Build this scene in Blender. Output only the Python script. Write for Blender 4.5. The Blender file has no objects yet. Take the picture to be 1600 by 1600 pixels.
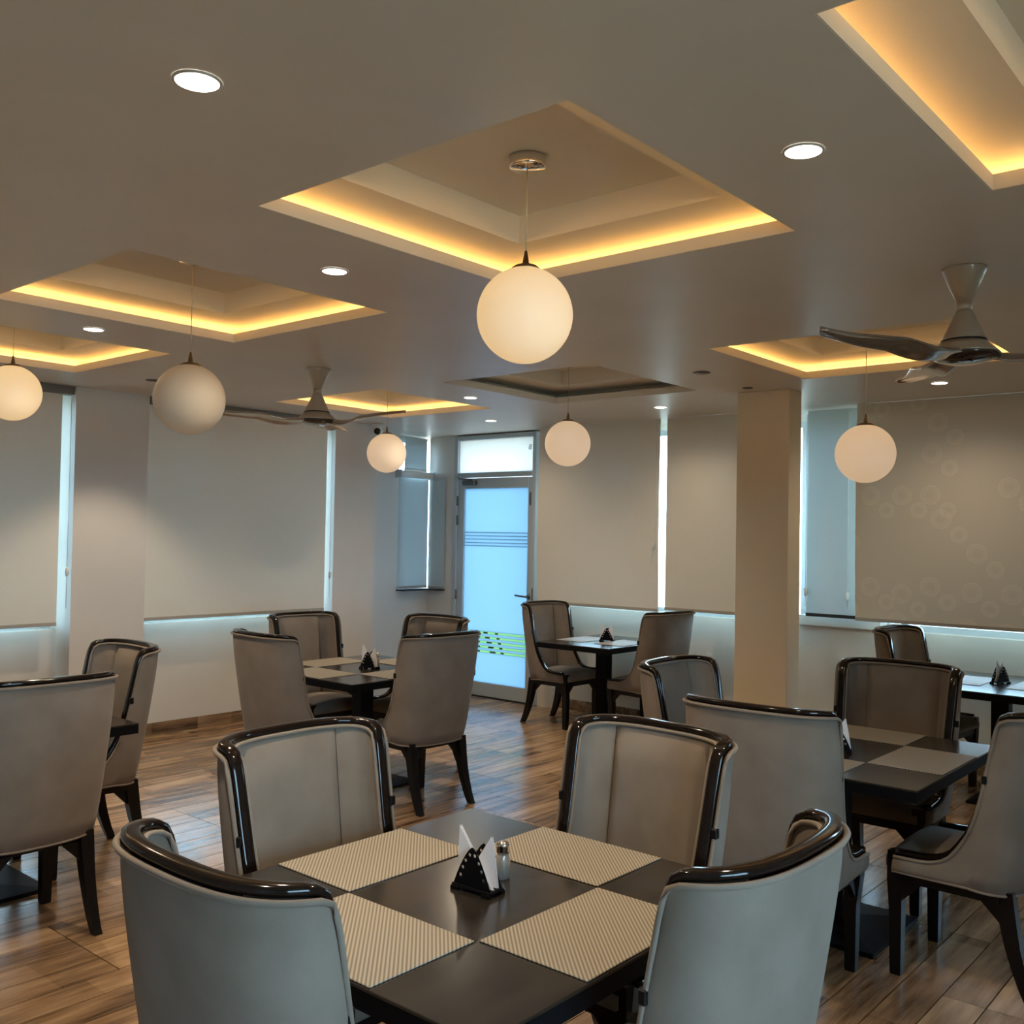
import bpy, bmesh, math, random
from mathutils import Vector, Matrix

random.seed(7)
S = bpy.context.scene
C = S.collection
PI = math.pi
R = math.radians

# ------------------------------------------------------------------ camera
YAW, PITCH, ROLL, FPX, EYE = R(40.451), R(1.3607), R(1.0408), 1539.76, 1.634
fw = Vector((math.cos(PITCH)*math.cos(YAW), math.cos(PITCH)*math.sin(YAW), math.sin(PITCH)))
rt = Vector((math.sin(YAW), -math.cos(YAW), 0))
up = rt.cross(fw)
rt2 = rt*math.cos(ROLL) + up*math.sin(ROLL)
up2 = -rt*math.sin(ROLL) + up*math.cos(ROLL)
cd = bpy.data.cameras.new('camera')
cam = bpy.data.objects.new('camera', cd)
C.objects.link(cam)
cd.sensor_width = 36
cd.lens = 36*FPX/1600
cd.clip_start = 0.05
m = Matrix((rt2, up2, -fw)).transposed().to_4x4()
m.translation = (0, 0, EYE)
cam.matrix_world = m
S.camera = cam

# ------------------------------------------------------------------ sky, exposure
SKY = 8.0
w = bpy.data.worlds.new('sky')
S.world = w
w.use_nodes = True
bg = w.node_tree.nodes['Background']
bg.inputs[0].default_value = (0.52, 0.755, 1.0, 1)
bg.inputs[1].default_value = SKY
S.view_settings.view_transform = 'Standard'
S.view_settings.look = 'None'
S.view_settings.exposure = 1.08
S.view_settings.gamma = 1.0
S.view_settings.use_curve_mapping = False
S.cycles.max_bounces = 10
S.cycles.diffuse_bounces = 5
S.cycles.transparent_max_bounces = 12
S.cycles.sample_clamp_indirect = 4.0
S.cycles.caustics_reflective = False
S.cycles.caustics_refractive = False

SPOT_W = 60.0          # each lit downlight
LED = 5.6              # cove strips
GLOBE = 0.40            # lit globes

# ------------------------------------------------------------------ materials
def mat(name, col, rough=0.6, metal=0.0, spec=0.5, sheen=0.0, coat=0.0, emit=None, estr=0.0):
    mt = bpy.data.materials.new(name)
    mt.use_nodes = True
    b = mt.node_tree.nodes['Principled BSDF']
    b.inputs['Base Color'].default_value = (*col, 1)
    b.inputs['Roughness'].default_value = rough
    b.inputs['Metallic'].default_value = metal
    b.inputs['Specular IOR Level'].default_value = spec
    b.inputs['Sheen Weight'].default_value = sheen
    b.inputs['Coat Weight'].default_value = coat
    if emit:
        b.inputs['Emission Color'].default_value = (*emit, 1)
        b.inputs['Emission Strength'].default_value = estr
    return mt

def nd(mt, t, **kw):
    n = mt.node_tree.nodes.new(t)
    for k, v in kw.items():
        setattr(n, k, v)
    return n

def lk(mt, a, b):
    mt.node_tree.links.new(a, b)

def bsdf(mt):
    return mt.node_tree.nodes['Principled BSDF']

def mth(mt, op, a, b=None):
    n = nd(mt, 'ShaderNodeMath', operation=op)
    for i, v in enumerate((a, b)):
        if v is None:
            continue
        if isinstance(v, (int, float)):
            n.inputs[i].default_value = v
        else:
            lk(mt, v, n.inputs[i])
    return n.outputs[0]

def mottle(mt, c0, c1, scale, vec=None, stretch=None, bump=0.0, bump_scale=None, detail=4):
    """blend two colours with noise, optional fine bump"""
    tc = nd(mt, 'ShaderNodeTexCoord')
    mp = nd(mt, 'ShaderNodeMapping')
    if stretch:
        mp.inputs['Scale'].default_value = stretch
    lk(mt, tc.outputs[vec or 'Object'], mp.inputs[0])
    n = nd(mt, 'ShaderNodeTexNoise')
    n.inputs['Scale'].default_value = scale
    n.inputs['Detail'].default_value = detail
    lk(mt, mp.outputs[0], n.inputs['Vector'])
    cr = nd(mt, 'ShaderNodeValToRGB')
    cr.color_ramp.elements[0].position = 0.35
    cr.color_ramp.elements[1].position = 0.68
    cr.color_ramp.elements[0].color = (*c0, 1)
    cr.color_ramp.elements[1].color = (*c1, 1)
    lk(mt, n.outputs[0], cr.inputs[0])
    lk(mt, cr.outputs[0], bsdf(mt).inputs['Base Color'])
    if bump:
        n2 = nd(mt, 'ShaderNodeTexNoise')
        n2.inputs['Scale'].default_value = bump_scale
        lk(mt, mp.outputs[0], n2.inputs['Vector'])
        bp = nd(mt, 'ShaderNodeBump')
        bp.inputs['Strength'].default_value = bump
        bp.inputs['Distance'].default_value = 0.002
        lk(mt, n2.outputs[0], bp.inputs['Height'])
        lk(mt, bp.outputs[0], bsdf(mt).inputs['Normal'])
    return mt

M = {}
M['ceiling'] = mottle(mat('ceiling_paint', (.5, .5, .5), 0.42, spec=0.45), (.70, .635, .56), (.74, .675, .60), 2.2, bump=.12, bump_scale=60)
M['coffer'] = mat('coffer_paint', (.80, .74, .64), 0.7, spec=.2)
M['wall'] = mottle(mat('wall_paint', (.7, .7, .7), 0.75, spec=.25), (.66, .62, .57), (.71, .67, .62), 1.5, bump=.08, bump_scale=80)
M['pillar'] = mottle(mat('pillar_paint', (.7, .7, .7), 0.7, spec=.25), (.86, .73, .54), (.88, .76, .57), 1.3, bump=.08, bump_scale=80)
M['fabric'] = mottle(mat('taupe_velvet', (.4, .4, .4), 0.85, spec=.2, sheen=.12), (.184, .147, .114), (.220, .178, .140), 7, bump=.25, bump_scale=420)
M['rail'] = mat('lacquered_wood', (.008, .005, .004), 0.10, spec=.42)
M['leg'] = mat('dark_leg_wood', (.006, .005, .005), 0.35, spec=.22)
M['table'] = mottle(mat('dark_table_laminate', (.03, .03, .03), 0.20, spec=1.0), (.014, .012, .010), (.030, .025, .020), 5, stretch=(1, 3, 1))
M['black_metal'] = mat('black_metal', (.004, .004, .005), 0.5, spec=.10)
M['chrome'] = mat('chrome', (.75, .74, .72), 0.10, metal=1)
M['brass'] = mat('brushed_brass', (.45, .35, .2), 0.3, metal=1)
M['alu'] = mat('door_aluminium', (.50, .56, .60), 0.45, metal=0.25, spec=.5)
M['alu_dark'] = mat('grey_hardware', (.16, .18, .20), 0.4, metal=.6)
M['seal'] = mat('black_seal', (.012, .012, .013), 0.6)
M['napkin'] = mat('paper_napkin', (.78, .76, .78), 0.9, spec=.1)
M['fan_body'] = mat('fan_champagne', (.52, .43, .32), 0.28, metal=.2)
M['fan_blade'] = mat('fan_smoked_chrome', (.50, .45, .39), 0.16, metal=.85)
M['fan_dark'] = mat('fan_gloss_dark', (.02, .008, .007), 0.06, coat=1)
M['white_plastic'] = mat('white_plastic', (.78, .78, .76), 0.4)
M['black_gloss'] = mat('black_dome', (.006, .006, .007), 0.06)
M['cord'] = mat('pale_cord', (.55, .48, .36), 0.5)
M['glass_jar'] = mat('glass_shaker', (.5, .48, .45), 0.08, metal=.3)
M['down_lit'] = mat('downlight_lens', (1, 1, 1), 0.5, emit=(1, .97, .90), estr=3.5)
M['down_off'] = mat('downlight_unlit', (.10, .09, .08), 0.4)
M['down_ring'] = mat('downlight_ring', (.62, .58, .52), 0.5)
M['led'] = mat('cove_led', (1, .8, .5), 0.5, emit=(1, .60, .20), estr=LED)
M['led_off'] = mat('cove_led_off', (.5, .45, .35), 0.5)
M['globe_warm'] = mat('opal_globe_lit', (.85, .80, .72), 0.55, emit=(1, .66, .30), estr=GLOBE*0.72)
M['globe_mid'] = mat('opal_globe_dim', (.85, .78, .70), 0.55, emit=(1, .68, .40), estr=GLOBE*0.55)
M['globe_off'] = mat('opal_globe_unlit_glow', (.66, .54, .40), 0.55, emit=(1, .74, .48), estr=0.03)  # faint warm glow added, although this globe is off
M['globe_cap'] = mat('globe_fitter', (.25, .20, .13), 0.3, metal=1)
M['bounce_ground'] = mottle(mat('pale_bounce_ground', (.4, .4, .4), 0.9), (.36, .29, .21), (.42, .34, .25), 3)

def glass_mat():
    mt = bpy.data.materials.new('window_glass'); mt.use_nodes = True
    nt = mt.node_tree; nt.nodes.remove(bsdf(mt))
    out = nt.nodes['Material Output']
    t = nd(mt, 'ShaderNodeBsdfTransparent'); t.inputs[0].default_value = (.90, .97, .97, 1)
    g = nd(mt, 'ShaderNodeBsdfGlossy'); g.inputs['Roughness'].default_value = .02
    f = nd(mt, 'ShaderNodeFresnel'); f.inputs[0].default_value = 1.45
    x = nd(mt, 'ShaderNodeMixShader')
    lk(mt, f.outputs[0], x.inputs[0]); lk(mt, t.outputs[0], x.inputs[1]); lk(mt, g.outputs[0], x.inputs[2])
    lk(mt, x.outputs[0], out.inputs[0])
    return mt
M['glass'] = glass_mat()

def translucent_mat(name, tcol, dcol, tw, gloss=0.05, pattern=False, rough=0.7):
    mt = bpy.data.materials.new(name); mt.use_nodes = True
    nt = mt.node_tree; b = bsdf(mt)
    out = nt.nodes['Material Output']
    b.inputs['Base Color'].default_value = (*dcol, 1)
    b.inputs['Roughness'].default_value = rough
    b.inputs['Specular IOR Level'].default_value = gloss*4
    t = nd(mt, 'ShaderNodeBsdfTranslucent'); t.inputs[0].default_value = (*tcol, 1)
    x = nd(mt, 'ShaderNodeMixShader'); x.inputs[0].default_value = tw
    lk(mt, b.outputs[0], x.inputs[1]); lk(mt, t.outputs[0], x.inputs[2])
    lk(mt, x.outputs[0], out.inputs[0])
    if pattern:
        tc = nd(mt, 'ShaderNodeTexCoord')
        sp = nd(mt, 'ShaderNodeSeparateXYZ'); lk(mt, tc.outputs['UV'], sp.inputs[0])
        CELL = .235
        masks = []
        for (ox, oy, r0) in ((.0, .0, .064), (.118, .107, .052)):
            u = mth(mt, 'ADD', mth(mt, 'DIVIDE', sp.outputs[0], CELL), ox/CELL)
            v = mth(mt, 'ADD', mth(mt, 'DIVIDE', sp.outputs[1], CELL), oy/CELL)
            fu, fv = mth(mt, 'FLOOR', u), mth(mt, 'FLOOR', v)
            cb = nd(mt, 'ShaderNodeCombineXYZ'); lk(mt, fu, cb.inputs[0]); lk(mt, fv, cb.inputs[1])
            wn = nd(mt, 'ShaderNodeTexWhiteNoise', noise_dimensions='2D'); lk(mt, cb.outputs[0], wn.inputs['Vector'])
            sc = nd(mt, 'ShaderNodeSeparateColor'); lk(mt, wn.outputs['Color'], sc.inputs[0])
            jx = mth(mt, 'MULTIPLY', mth(mt, 'SUBTRACT', sc.outputs[0], .5), .34)
            jy = mth(mt, 'MULTIPLY', mth(mt, 'SUBTRACT', sc.outputs[1], .5), .34)
            du = mth(mt, 'MULTIPLY', mth(mt, 'SUBTRACT', mth(mt, 'SUBTRACT', mth(mt, 'SUBTRACT', u, fu), .5), jx), CELL)
            dv = mth(mt, 'MULTIPLY', mth(mt, 'SUBTRACT', mth(mt, 'SUBTRACT', mth(mt, 'SUBTRACT', v, fv), .5), jy), CELL)
            r = mth(mt, 'SQRT', mth(mt, 'ADD', mth(mt, 'MULTIPLY', du, du), mth(mt, 'MULTIPLY', dv, dv)))
            a = mth(mt, 'ARCTAN2', dv, du)
            for rr, nn, ww in ((r0, 34, .0045), (r0*.78, 28, .003), (r0*.58, 20, .0026)):
                ring = mth(mt, 'LESS_THAN', mth(mt, 'ABSOLUTE', mth(mt, 'SUBTRACT', r, rr)), ww)
                dots = mth(mt, 'GREATER_THAN', mth(mt, 'SINE', mth(mt, 'MULTIPLY', a, nn)), -.1)
                masks.append(mth(mt, 'MULTIPLY', mth(mt, 'MULTIPLY', ring, dots), mth(mt, 'GREATER_THAN', sc.outputs[2], .45)))
        tot = masks[0]
        for q in masks[1:]:
            tot = mth(mt, 'MAXIMUM', tot, q)
        mx = nd(mt, 'ShaderNodeMix', data_type='RGBA')
        lk(mt, mth(mt, 'MULTIPLY', tot, pattern), mx.inputs[0])
        mx.inputs[6].default_value = (*dcol, 1)
        mx.inputs[7].default_value = (.92, .84, .66, 1)
        lk(mt, mx.outputs[2], b.inputs['Base Color'])
    return mt
M['frosted'] = translucent_mat('frosted_film', (.26, .345, .40), (.45, .55, .6), .92, gloss=.1, rough=.35)
M['transom'] = translucent_mat('frosted_film_clear', (.50, .49, .46), (.5, .6, .65), .95, gloss=.1, rough=.3)
M['blind'] = translucent_mat('blind_fabric', (.50, .46, .38), (.70, .62, .50), .02, pattern=.6)
M['blind_faint'] = translucent_mat('blind_fabric_plain', (.52, .49, .42), (.74, .69, .60), .02, pattern=.12)
M['blind_day_tint'] = translucent_mat('blind_fabric_daylight_tint', (.45, .56, .62), (.50, .55, .55), .05)  # blind fabric with the blue of daylight put into its colour
M['etch'] = translucent_mat('clear_etch_line', (.19, .28, .32), (.4, .5, .55), .9)
M['etch_green'] = translucent_mat('clear_band_green', (.27, .40, .24), (.4, .6, .4), .92)
M['etch_dark'] = mat('dark_dash', (.06, .09, .09), .4)

def plank_mat(name, tone=1.0):
    mt = mat(name, (.2, .12, .07), 0.34, spec=.85)
    tc = nd(mt, 'ShaderNodeTexCoord'); oi = nd(mt, 'ShaderNodeObjectInfo')
    geo = nd(mt, 'ShaderNodeNewGeometry')
    off = nd(mt, 'ShaderNodeVectorMath', operation='SCALE'); 
    cb = nd(mt, 'ShaderNodeCombineXYZ'); lk(mt, oi.outputs['Random'], cb.inputs[2]); lk(mt, oi.outputs['Random'], cb.inputs[0])
    lk(mt, cb.outputs[0], off.inputs[0]); off.inputs['Scale'].default_value = 37
    ad = nd(mt, 'ShaderNodeVectorMath', operation='ADD')
    lk(mt, geo.outputs['Position'], ad.inputs[0]); lk(mt, off.outputs[0], ad.inputs[1])
    mp = nd(mt, 'ShaderNodeMapping'); mp.inputs['Scale'].default_value = (1.6, 16, 16)
    lk(mt, ad.outputs[0], mp.inputs[0])
    n1 = nd(mt, 'ShaderNodeTexNoise'); n1.inputs['Scale'].default_value = 1.5; n1.inputs['Detail'].default_value = 7; n1.inputs['Roughness'].default_value = .62
    lk(mt, mp.outputs[0], n1.inputs['Vector'])
    mp2 = nd(mt, 'ShaderNodeMapping'); mp2.inputs['Scale'].default_value = (1, 6, 6)
    lk(mt, ad.outputs[0], mp2.inputs[0])
    n2 = nd(mt, 'ShaderNodeTexNoise'); n2.inputs['Scale'].default_value = 2.2; n2.inputs['Detail'].default_value = 3
    lk(mt, mp2.outputs[0], n2.inputs['Vector'])
    # printed short boards inside a tile: stepped tone along the length
    sp = nd(mt, 'ShaderNodeSeparateXYZ'); lk(mt, ad.outputs[0], sp.inputs[0])
    st = mth(mt, 'FLOOR', mth(mt, 'MULTIPLY', sp.outputs[0], 2.3))
    wn = nd(mt, 'ShaderNodeTexWhiteNoise', noise_dimensions='1D'); lk(mt, st, wn.inputs['W'])
    f = mth(mt, 'ADD', mth(mt, 'ADD', mth(mt, 'MULTIPLY', n1.outputs[0], .62), mth(mt, 'MULTIPLY', n2.outputs[0], .40)), mth(mt, 'MULTIPLY', mth(mt, 'ADD', wn.outputs[0], oi.outputs['Random']), .13))
    cr = nd(mt, 'ShaderNodeValToRGB')
    e = cr.color_ramp.elements
    e[0].position = .46; e[0].color = (.085*tone, .048*tone, .026*tone, 1)
    e[1].position = .88; e[1].color = (.58*tone, .39*tone, .22*tone, 1)
    k = e.new(.66); k.color = (.33*tone, .20*tone, .108*tone, 1)
    lk(mt, f, cr.inputs[0]); lk(mt, cr.outputs[0], bsdf(mt).inputs['Base Color'])
    lk(mt, mth(mt, 'ADD', mth(mt, 'MULTIPLY', n1.outputs[0], .14), .15), bsdf(mt).inputs['Roughness'])
    bp = nd(mt, 'ShaderNodeBump'); bp.inputs['Strength'].default_value = .12; bp.inputs['Distance'].default_value = .002
    lk(mt, n1.outputs[0], bp.inputs['Height']); lk(mt, bp.outputs[0], bsdf(mt).inputs['Normal'])
    return mt
M['plank'] = plank_mat('wood_plank', 1.06)
M['skirt'] = plank_mat('wood_skirting', .8)
M['grout'] = mat('dark_grout', (.012, .008, .006), .95, spec=.05)

def placemat_mat():
    mt = mat('woven_placemat', (.4, .35, .28), .55, spec=.35)
    geo = nd(mt, 'ShaderNodeNewGeometry')
    sp = nd(mt, 'ShaderNodeSeparateXYZ'); lk(mt, geo.outputs['Position'], sp.inputs[0])
    d = mth(mt, 'SUBTRACT', sp.outputs[0], sp.outputs[1])
    s = mth(mt, 'SINE', mth(mt, 'MULTIPLY', d, 2*PI/.0122))
    a = mth(mt, 'ADD', sp.outputs[0], sp.outputs[1])
    s2 = mth(mt, 'SINE', mth(mt, 'MULTIPLY', a, 2*PI/.008))
    f = mth(mt, 'ADD', mth(mt, 'MULTIPLY', s, .45), .5)
    f2 = mth(mt, 'ADD', f, mth(mt, 'MULTIPLY', s2, .07))
    cr = nd(mt, 'ShaderNodeValToRGB')
    cr.color_ramp.elements[0].position = .15; cr.color_ramp.elements[0].color = (.165, .14, .107, 1)
    cr.color_ramp.elements[1].position = .75; cr.color_ramp.elements[1].color = (.36, .315, .25, 1)
    lk(mt, f2, cr.inputs[0]); lk(mt, cr.outputs[0], bsdf(mt).inputs['Base Color'])
    bp = nd(mt, 'ShaderNodeBump'); bp.inputs['Strength'].default_value = .5; bp.inputs['Distance'].default_value = .0015
    lk(mt, f2, bp.inputs['Height']); lk(mt, bp.outputs[0], bsdf(mt).inputs['Normal'])
    return mt
M['placemat'] = placemat_mat()

# ------------------------------------------------------------------ object helpers
def link(name, me, parent=None, loc=None):
    o = bpy.data.objects.new(name, me)
    C.objects.link(o)
    if parent is not None:
        o.parent = parent
    if loc is not None:
        o.location = loc
    return o

def mesh_obj(name, verts, faces, mt, parent=None, smooth=False, loc=None):
    me = bpy.data.meshes.new(name)
    me.from_pydata([tuple(v) for v in verts], [], faces)
    me.validate()
    b = bmesh.new(); b.from_mesh(me)
    bmesh.ops.recalc_face_normals(b, faces=b.faces)
    b.to_mesh(me); b.free()
    me.materials.append(mt)
    if smooth:
        me.polygons.foreach_set('use_smooth', [True]*len(me.polygons))
    return link(name, me, parent, loc)

def bm_obj(name, b, mt, parent=None, smooth=False, loc=None):
    me = bpy.data.meshes.new(name)
    bmesh.ops.recalc_face_normals(b, faces=b.faces)
    b.to_mesh(me); b.free()
    me.materials.append(mt)
    if smooth:
        me.polygons.foreach_set('use_smooth', [True]*len(me.polygons))
    return link(name, me, parent, loc)

def add_box(b, x0, x1, y0, y1, z0, z1, bev=0.0, seg=1):
    vs = [b.verts.new((x, y, z)) for z in (z0, z1) for y in (y0, y1) for x in (x0, x1)]
    fs = [b.faces.new([vs[i] for i in q]) for q in ((0, 2, 3, 1), (4, 5, 7, 6), (0, 1, 5, 4), (2, 6, 7, 3), (0, 4, 6, 2), (1, 3, 7, 5))]
    if bev:
        es = list({e for f in fs for e in f.edges})
        bmesh.ops.bevel(b, geom=es, offset=bev, segments=seg, affect='EDGES', profile=.5)

def box(name, x0, x1, y0, y1, z0, z1, mt, parent=None, bev=0.0, seg=1, smooth=False):
    b = bmesh.new(); add_box(b, min(x0, x1), max(x0, x1), min(y0, y1), max(y0, y1), min(z0, z1), max(z0, z1), bev, seg)
    return bm_obj(name, b, mt, parent, smooth)

def add_lathe(b, prof, cx=0, cy=0, n=32, cap0=True, cap1=True):
    rings = []
    for (r, z) in prof:
        rings.append([b.verts.new((cx+r*math.cos(2*PI*i/n), cy+r*math.sin(2*PI*i/n), z)) for i in range(n)])
    for a, c in zip(rings, rings[1:]):
        for i in range(n):
            b.faces.new((a[i], a[(i+1) % n], c[(i+1) % n], c[i]))
    if cap0: b.faces.new(rings[0][::-1])
    if cap1: b.faces.new(rings[-1])

def lathe(name, prof, mt, parent=None, cx=0, cy=0, n=32, cap0=True, cap1=True, smooth=True):
    b = bmesh.new(); add_lathe(b, prof, cx, cy, n, cap0, cap1)
    return bm_obj(name, b, mt, parent, smooth)

def add_sweep(b, pts, sect, frames, closed_ends=True):
    """sect: list of (a,b) offsets; frames: per point (axisA, axisB)"""
    rings = []
    for p, (A, B) in zip(pts, frames):
        rings.append([b.verts.new(Vector(p)+A*s+B*t) for (s, t) in sect])
    n = len(sect)
    for a, c in zip(rings, rings[1:]):
        for i in range(n):
            b.faces.new((a[i], a[(i+1) % n], c[(i+1) % n], c[i]))
    if closed_ends:
        b.faces.new(rings[0][::-1]); b.faces.new(rings[-1])

def tube_frames(pts):
    fr = []
    for i, p in enumerate(pts):
        t = (Vector(pts[min(i+1, len(pts)-1)])-Vector(pts[max(i-1, 0)])).normalized()
        ref = Vector((0, 0, 1)) if abs(t.z) < .9 else Vector((1, 0, 0))
        A = t.cross(ref).normalized()
        fr.append((A, A.cross(t).normalized()))
    return fr

def circ(r, n=8):
    return [(r*math.cos(2*PI*i/n), r*math.sin(2*PI*i/n)) for i in range(n)]

def tube(name, pts, r, mt, parent=None, n=8):
    b = bmesh.new(); add_sweep(b, pts, circ(r, n), tube_frames(pts))
    return bm_obj(name, b, mt, parent, True)

def empty(name, loc, rz=0.0):
    o = bpy.data.objects.new(name, None)
    C.objects.link(o)
    o.location = loc
    o.rotation_euler = (0, 0, rz)
    o.empty_display_size = .1
    return o

def tag(o, label, cat, group=None):
    o['label'] = label
    o['category'] = cat
    if group:
        o['group'] = group
    return o

def struct(o, label=None):
    o['kind'] = 'structure'
    if label:
        o['label'] = label
    return o

def dup(root, loc, rz=0.0):
    r = root.copy(); C.objects.link(r)
    r.location = loc; r.rotation_euler = (0, 0, rz)
    for ch in list(root.children):
        c = ch.copy(); C.objects.link(c); c.parent = r
        for g in list(ch.children):
            d = g.copy(); C.objects.link(d); d.parent = c
    return r

H = 2.657       # ceiling height
XW = 7.50       # window wall on the right
YW = 7.24       # window wall on the left
X0, Y0 = -1.7, -2.3

# ------------------------------------------------------------------ floor with planks
fl = struct(box('floor', X0, 7.75, Y0, 7.65, -.12, -.006, M['grout']), 'brown wood-look plank floor')
PW, PL = .147, 1.2567
def plank_bm(b, x0, x1, y0, y1):
    g, t = .0022, .0
    x0 += g; x1 -= g; y0 += g; y1 -= g
    lo = [b.verts.new(p) for p in ((x0, y0, -.006), (x1, y0, -.006), (x1, y1, -.006), (x0, y1, -.006))]
    hi = [b.verts.new(p) for p in ((x0, y0, t), (x1, y0, t), (x1, y1, t), (x0, y1, t))]
    for i in range(4):
        j = (i+1) % 4
        b.faces.new((lo[i], lo[j], hi[j], hi[i]))
    b.faces.new(hi)
pm = bmesh.new(); plank_bm(pm, 0, PL, 0, PW)
plank_me = bpy.data.meshes.new('plank'); pm.to_mesh(plank_me); pm.free(); plank_me.materials.append(M['plank'])
rest = bmesh.new()
cells = []
yb = 3.922-.0735*2            # a joint line measured on the floor
j0 = math.floor((Y0-yb)/PW); j1 = math.ceil((7.62-yb)/PW)
for j in range(j0, j1):
    y = yb+j*PW
    block = math.floor((j+2)/4)
    xo = 4.40-PL*6 + (PL/2 if block % 2 else 0)
    for i in range(0, 9):
        x = xo+i*PL
        if x > 7.6 or x+PL < X0 or y < Y0 or y+PW > 7.62:
            continue
        cx, cy = x+PL/2, y+PW/2
        cells.append((math.hypot(cx, cy), x, y, cx, cy))
def seen(cx, cy):
    d = cx*fw.x+cy*fw.y
    l = cx*rt.x+cy*rt.y
    return d > 1.3 and abs(l) < d*.56+.8
vis = sorted([c for c in cells if seen(c[3], c[4])])
for c in vis[:299]:
    link('plank', plank_me, fl, (c[1], c[2], 0))
keep = {(c[1], c[2]) for c in vis[:299]}
for c in cells:
    if (c[1], c[2]) not in keep:
        plank_bm(rest, c[1], c[1]+PL, c[2], c[2]+PW)
ro = bm_obj('plank_field', rest, M['plank'], fl); ro['kind'] = 'stuff'

# ------------------------------------------------------------------ ceiling with coffers
COFF = [  # x0,x1,y0,y1, lit
    (1.812, 3.060, 1.395, 2.625, True), (1.812, 3.078, 3.400, 4.640, True), (1.812, 3.060, 5.240, 6.430, True),
    (4.690, 5.930, 1.385, 2.635, True), (4.725, 5.990, 3.435, 4.670, False), (4.690, 5.935, 5.285, 6.490, True),
    (1.807, 3.046, -.440, .793, True)]
LIP = .047
def holed_slab(name, x0, x1, y0, y1, z0, z1, holes, mt, parent=None):
    """flat slab with rectangular holes: cells of a cut grid, hole sides closed"""
    xs = sorted({x0, x1, *[h[0] for h in holes], *[h[1] for h in holes]})
    ys = sorted({y0, y1, *[h[2] for h in holes], *[h[3] for h in holes]})
    b = bmesh.new(); vc = {}
    def V(x, y, z):
        k = (x, y, z)
        if k not in vc: vc[k] = b.verts.new(k)
        return vc[k]
    def solid(i, j):
        if i < 0 or j < 0 or i >= len(xs)-1 or j >= len(ys)-1: return False
        cx, cy = (xs[i]+xs[i+1])/2, (ys[j]+ys[j+1])/2
        return not any(h[0] < cx < h[1] and h[2] < cy < h[3] for h in holes)
    for i in range(len(xs)-1):
        for j in range(len(ys)-1):
            if not solid(i, j): continue
            a, c, d, e = xs[i], xs[i+1], ys[j], ys[j+1]
            b.faces.new((V(a, d, z0), V(a, e, z0), V(c, e, z0), V(c, d, z0)))
            b.faces.new((V(a, d, z1), V(c, d, z1), V(c, e, z1), V(a, e, z1)))
            if not solid(i-1, j): b.faces.new((V(a, d, z0), V(a, d, z1), V(a, e, z1), V(a, e, z0)))
            if not solid(i+1, j): b.faces.new((V(c, d, z0), V(c, e, z0), V(c, e, z1), V(c, d, z1)))
            if not solid(i, j-1): b.faces.new((V(a, d, z0), V(c, d, z0), V(c, d, z1), V(a, d, z1)))
            if not solid(i, j+1): b.faces.new((V(a, e, z0), V(a, e, z1), V(c, e, z1), V(c, e, z0)))
    return bm_obj(name, b, mt, parent)
ceil = struct(holed_slab('ceiling', X0, 7.75, Y0, 7.65, H, H+LIP, COFF, M['ceiling']), 'grey painted ceiling with square lit coffers')
for (x0, x1, y0, y1, lit) in COFF:
    b = bmesh.new()
    o, i = .17, .18
    def ring(d, z): return [b.verts.new(p) for p in ((x0-d, y0-d, z), (x1+d, y0-d, z), (x1+d, y1+d, z), (x0-d, y1+d, z))]
    rs = [ring(o, H+LIP), ring(o, H+.103), ring(-i, H+.103), ring(-i, H+.21)]
    for a, c in zip(rs, rs[1:]):
        for k in range(4):
            b.faces.new((a[k], a[(k+1) % 4], c[(k+1) % 4], c[k]))
    b.faces.new(rs[-1])
    cf = bm_obj('coffer', b, M['coffer'], ceil)
    e = .004
    rm = bmesh.new()      # painted rim face inside the opening
    for (a, c, d, f) in ((x0, x1, y0, y0+e), (x0, x1, y1-e, y1), (x0, x0+e, y0+e, y1-e), (x1-e, x1, y0+e, y1-e)):
        add_box(rm, a, c, d, f, H+.0005, H+LIP)
    bm_obj('coffer_rim', rm, M['coffer'], cf)
    for (a, c, d, f) in ((x0-.12, x1+.12, y0-.150, y0-.147), (x0-.12, x1+.12, y1+.147, y1+.150), (x0-.150, x0-.147, y0-.12, y1+.12), (x1+.147, x1+.150, y0-.12, y1+.12)):
        box('led_strip', a, c, d, f, H+LIP+.004, H+LIP+.022, M['led'] if lit else M['led_off'], cf)

# ------------------------------------------------------------------ left wall, piers, windows
def multi_box(name, boxes, mt, parent=None):
    b = bmesh.new()
    for q in boxes: add_box(b, *q)
    return bm_obj(name, b, mt, parent)
wl = struct(multi_box('wall_left', [
    (X0, 5.757, YW, YW+.22, 0, .885), (X0, .95, YW-.02, YW+.22, .885, H), (.95, 1.5, YW-.21, YW+.22, 0, H),
    (3.360, 3.932, YW-.21, YW+.22, 0, H), (5.757, 5.990, YW-.21, 7.65, 0, H), (5.990, 6.257, YW-.195, 7.65, 0, H),
    (1.5, 3.36, YW+.10, YW+.22, 2.60, H), (3.932, 5.757, YW+.10, YW+.22, 2.60, H),
    (6.257, 6.955, 7.47, 7.65, 0, H), (6.955, 7.60, 7.47, 7.65, 0, 1.045), (6.955, 7.60, 7.56, 7.65, 2.63, H)], M['wall']),
    'cream left wall with piers between window bays')
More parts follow.
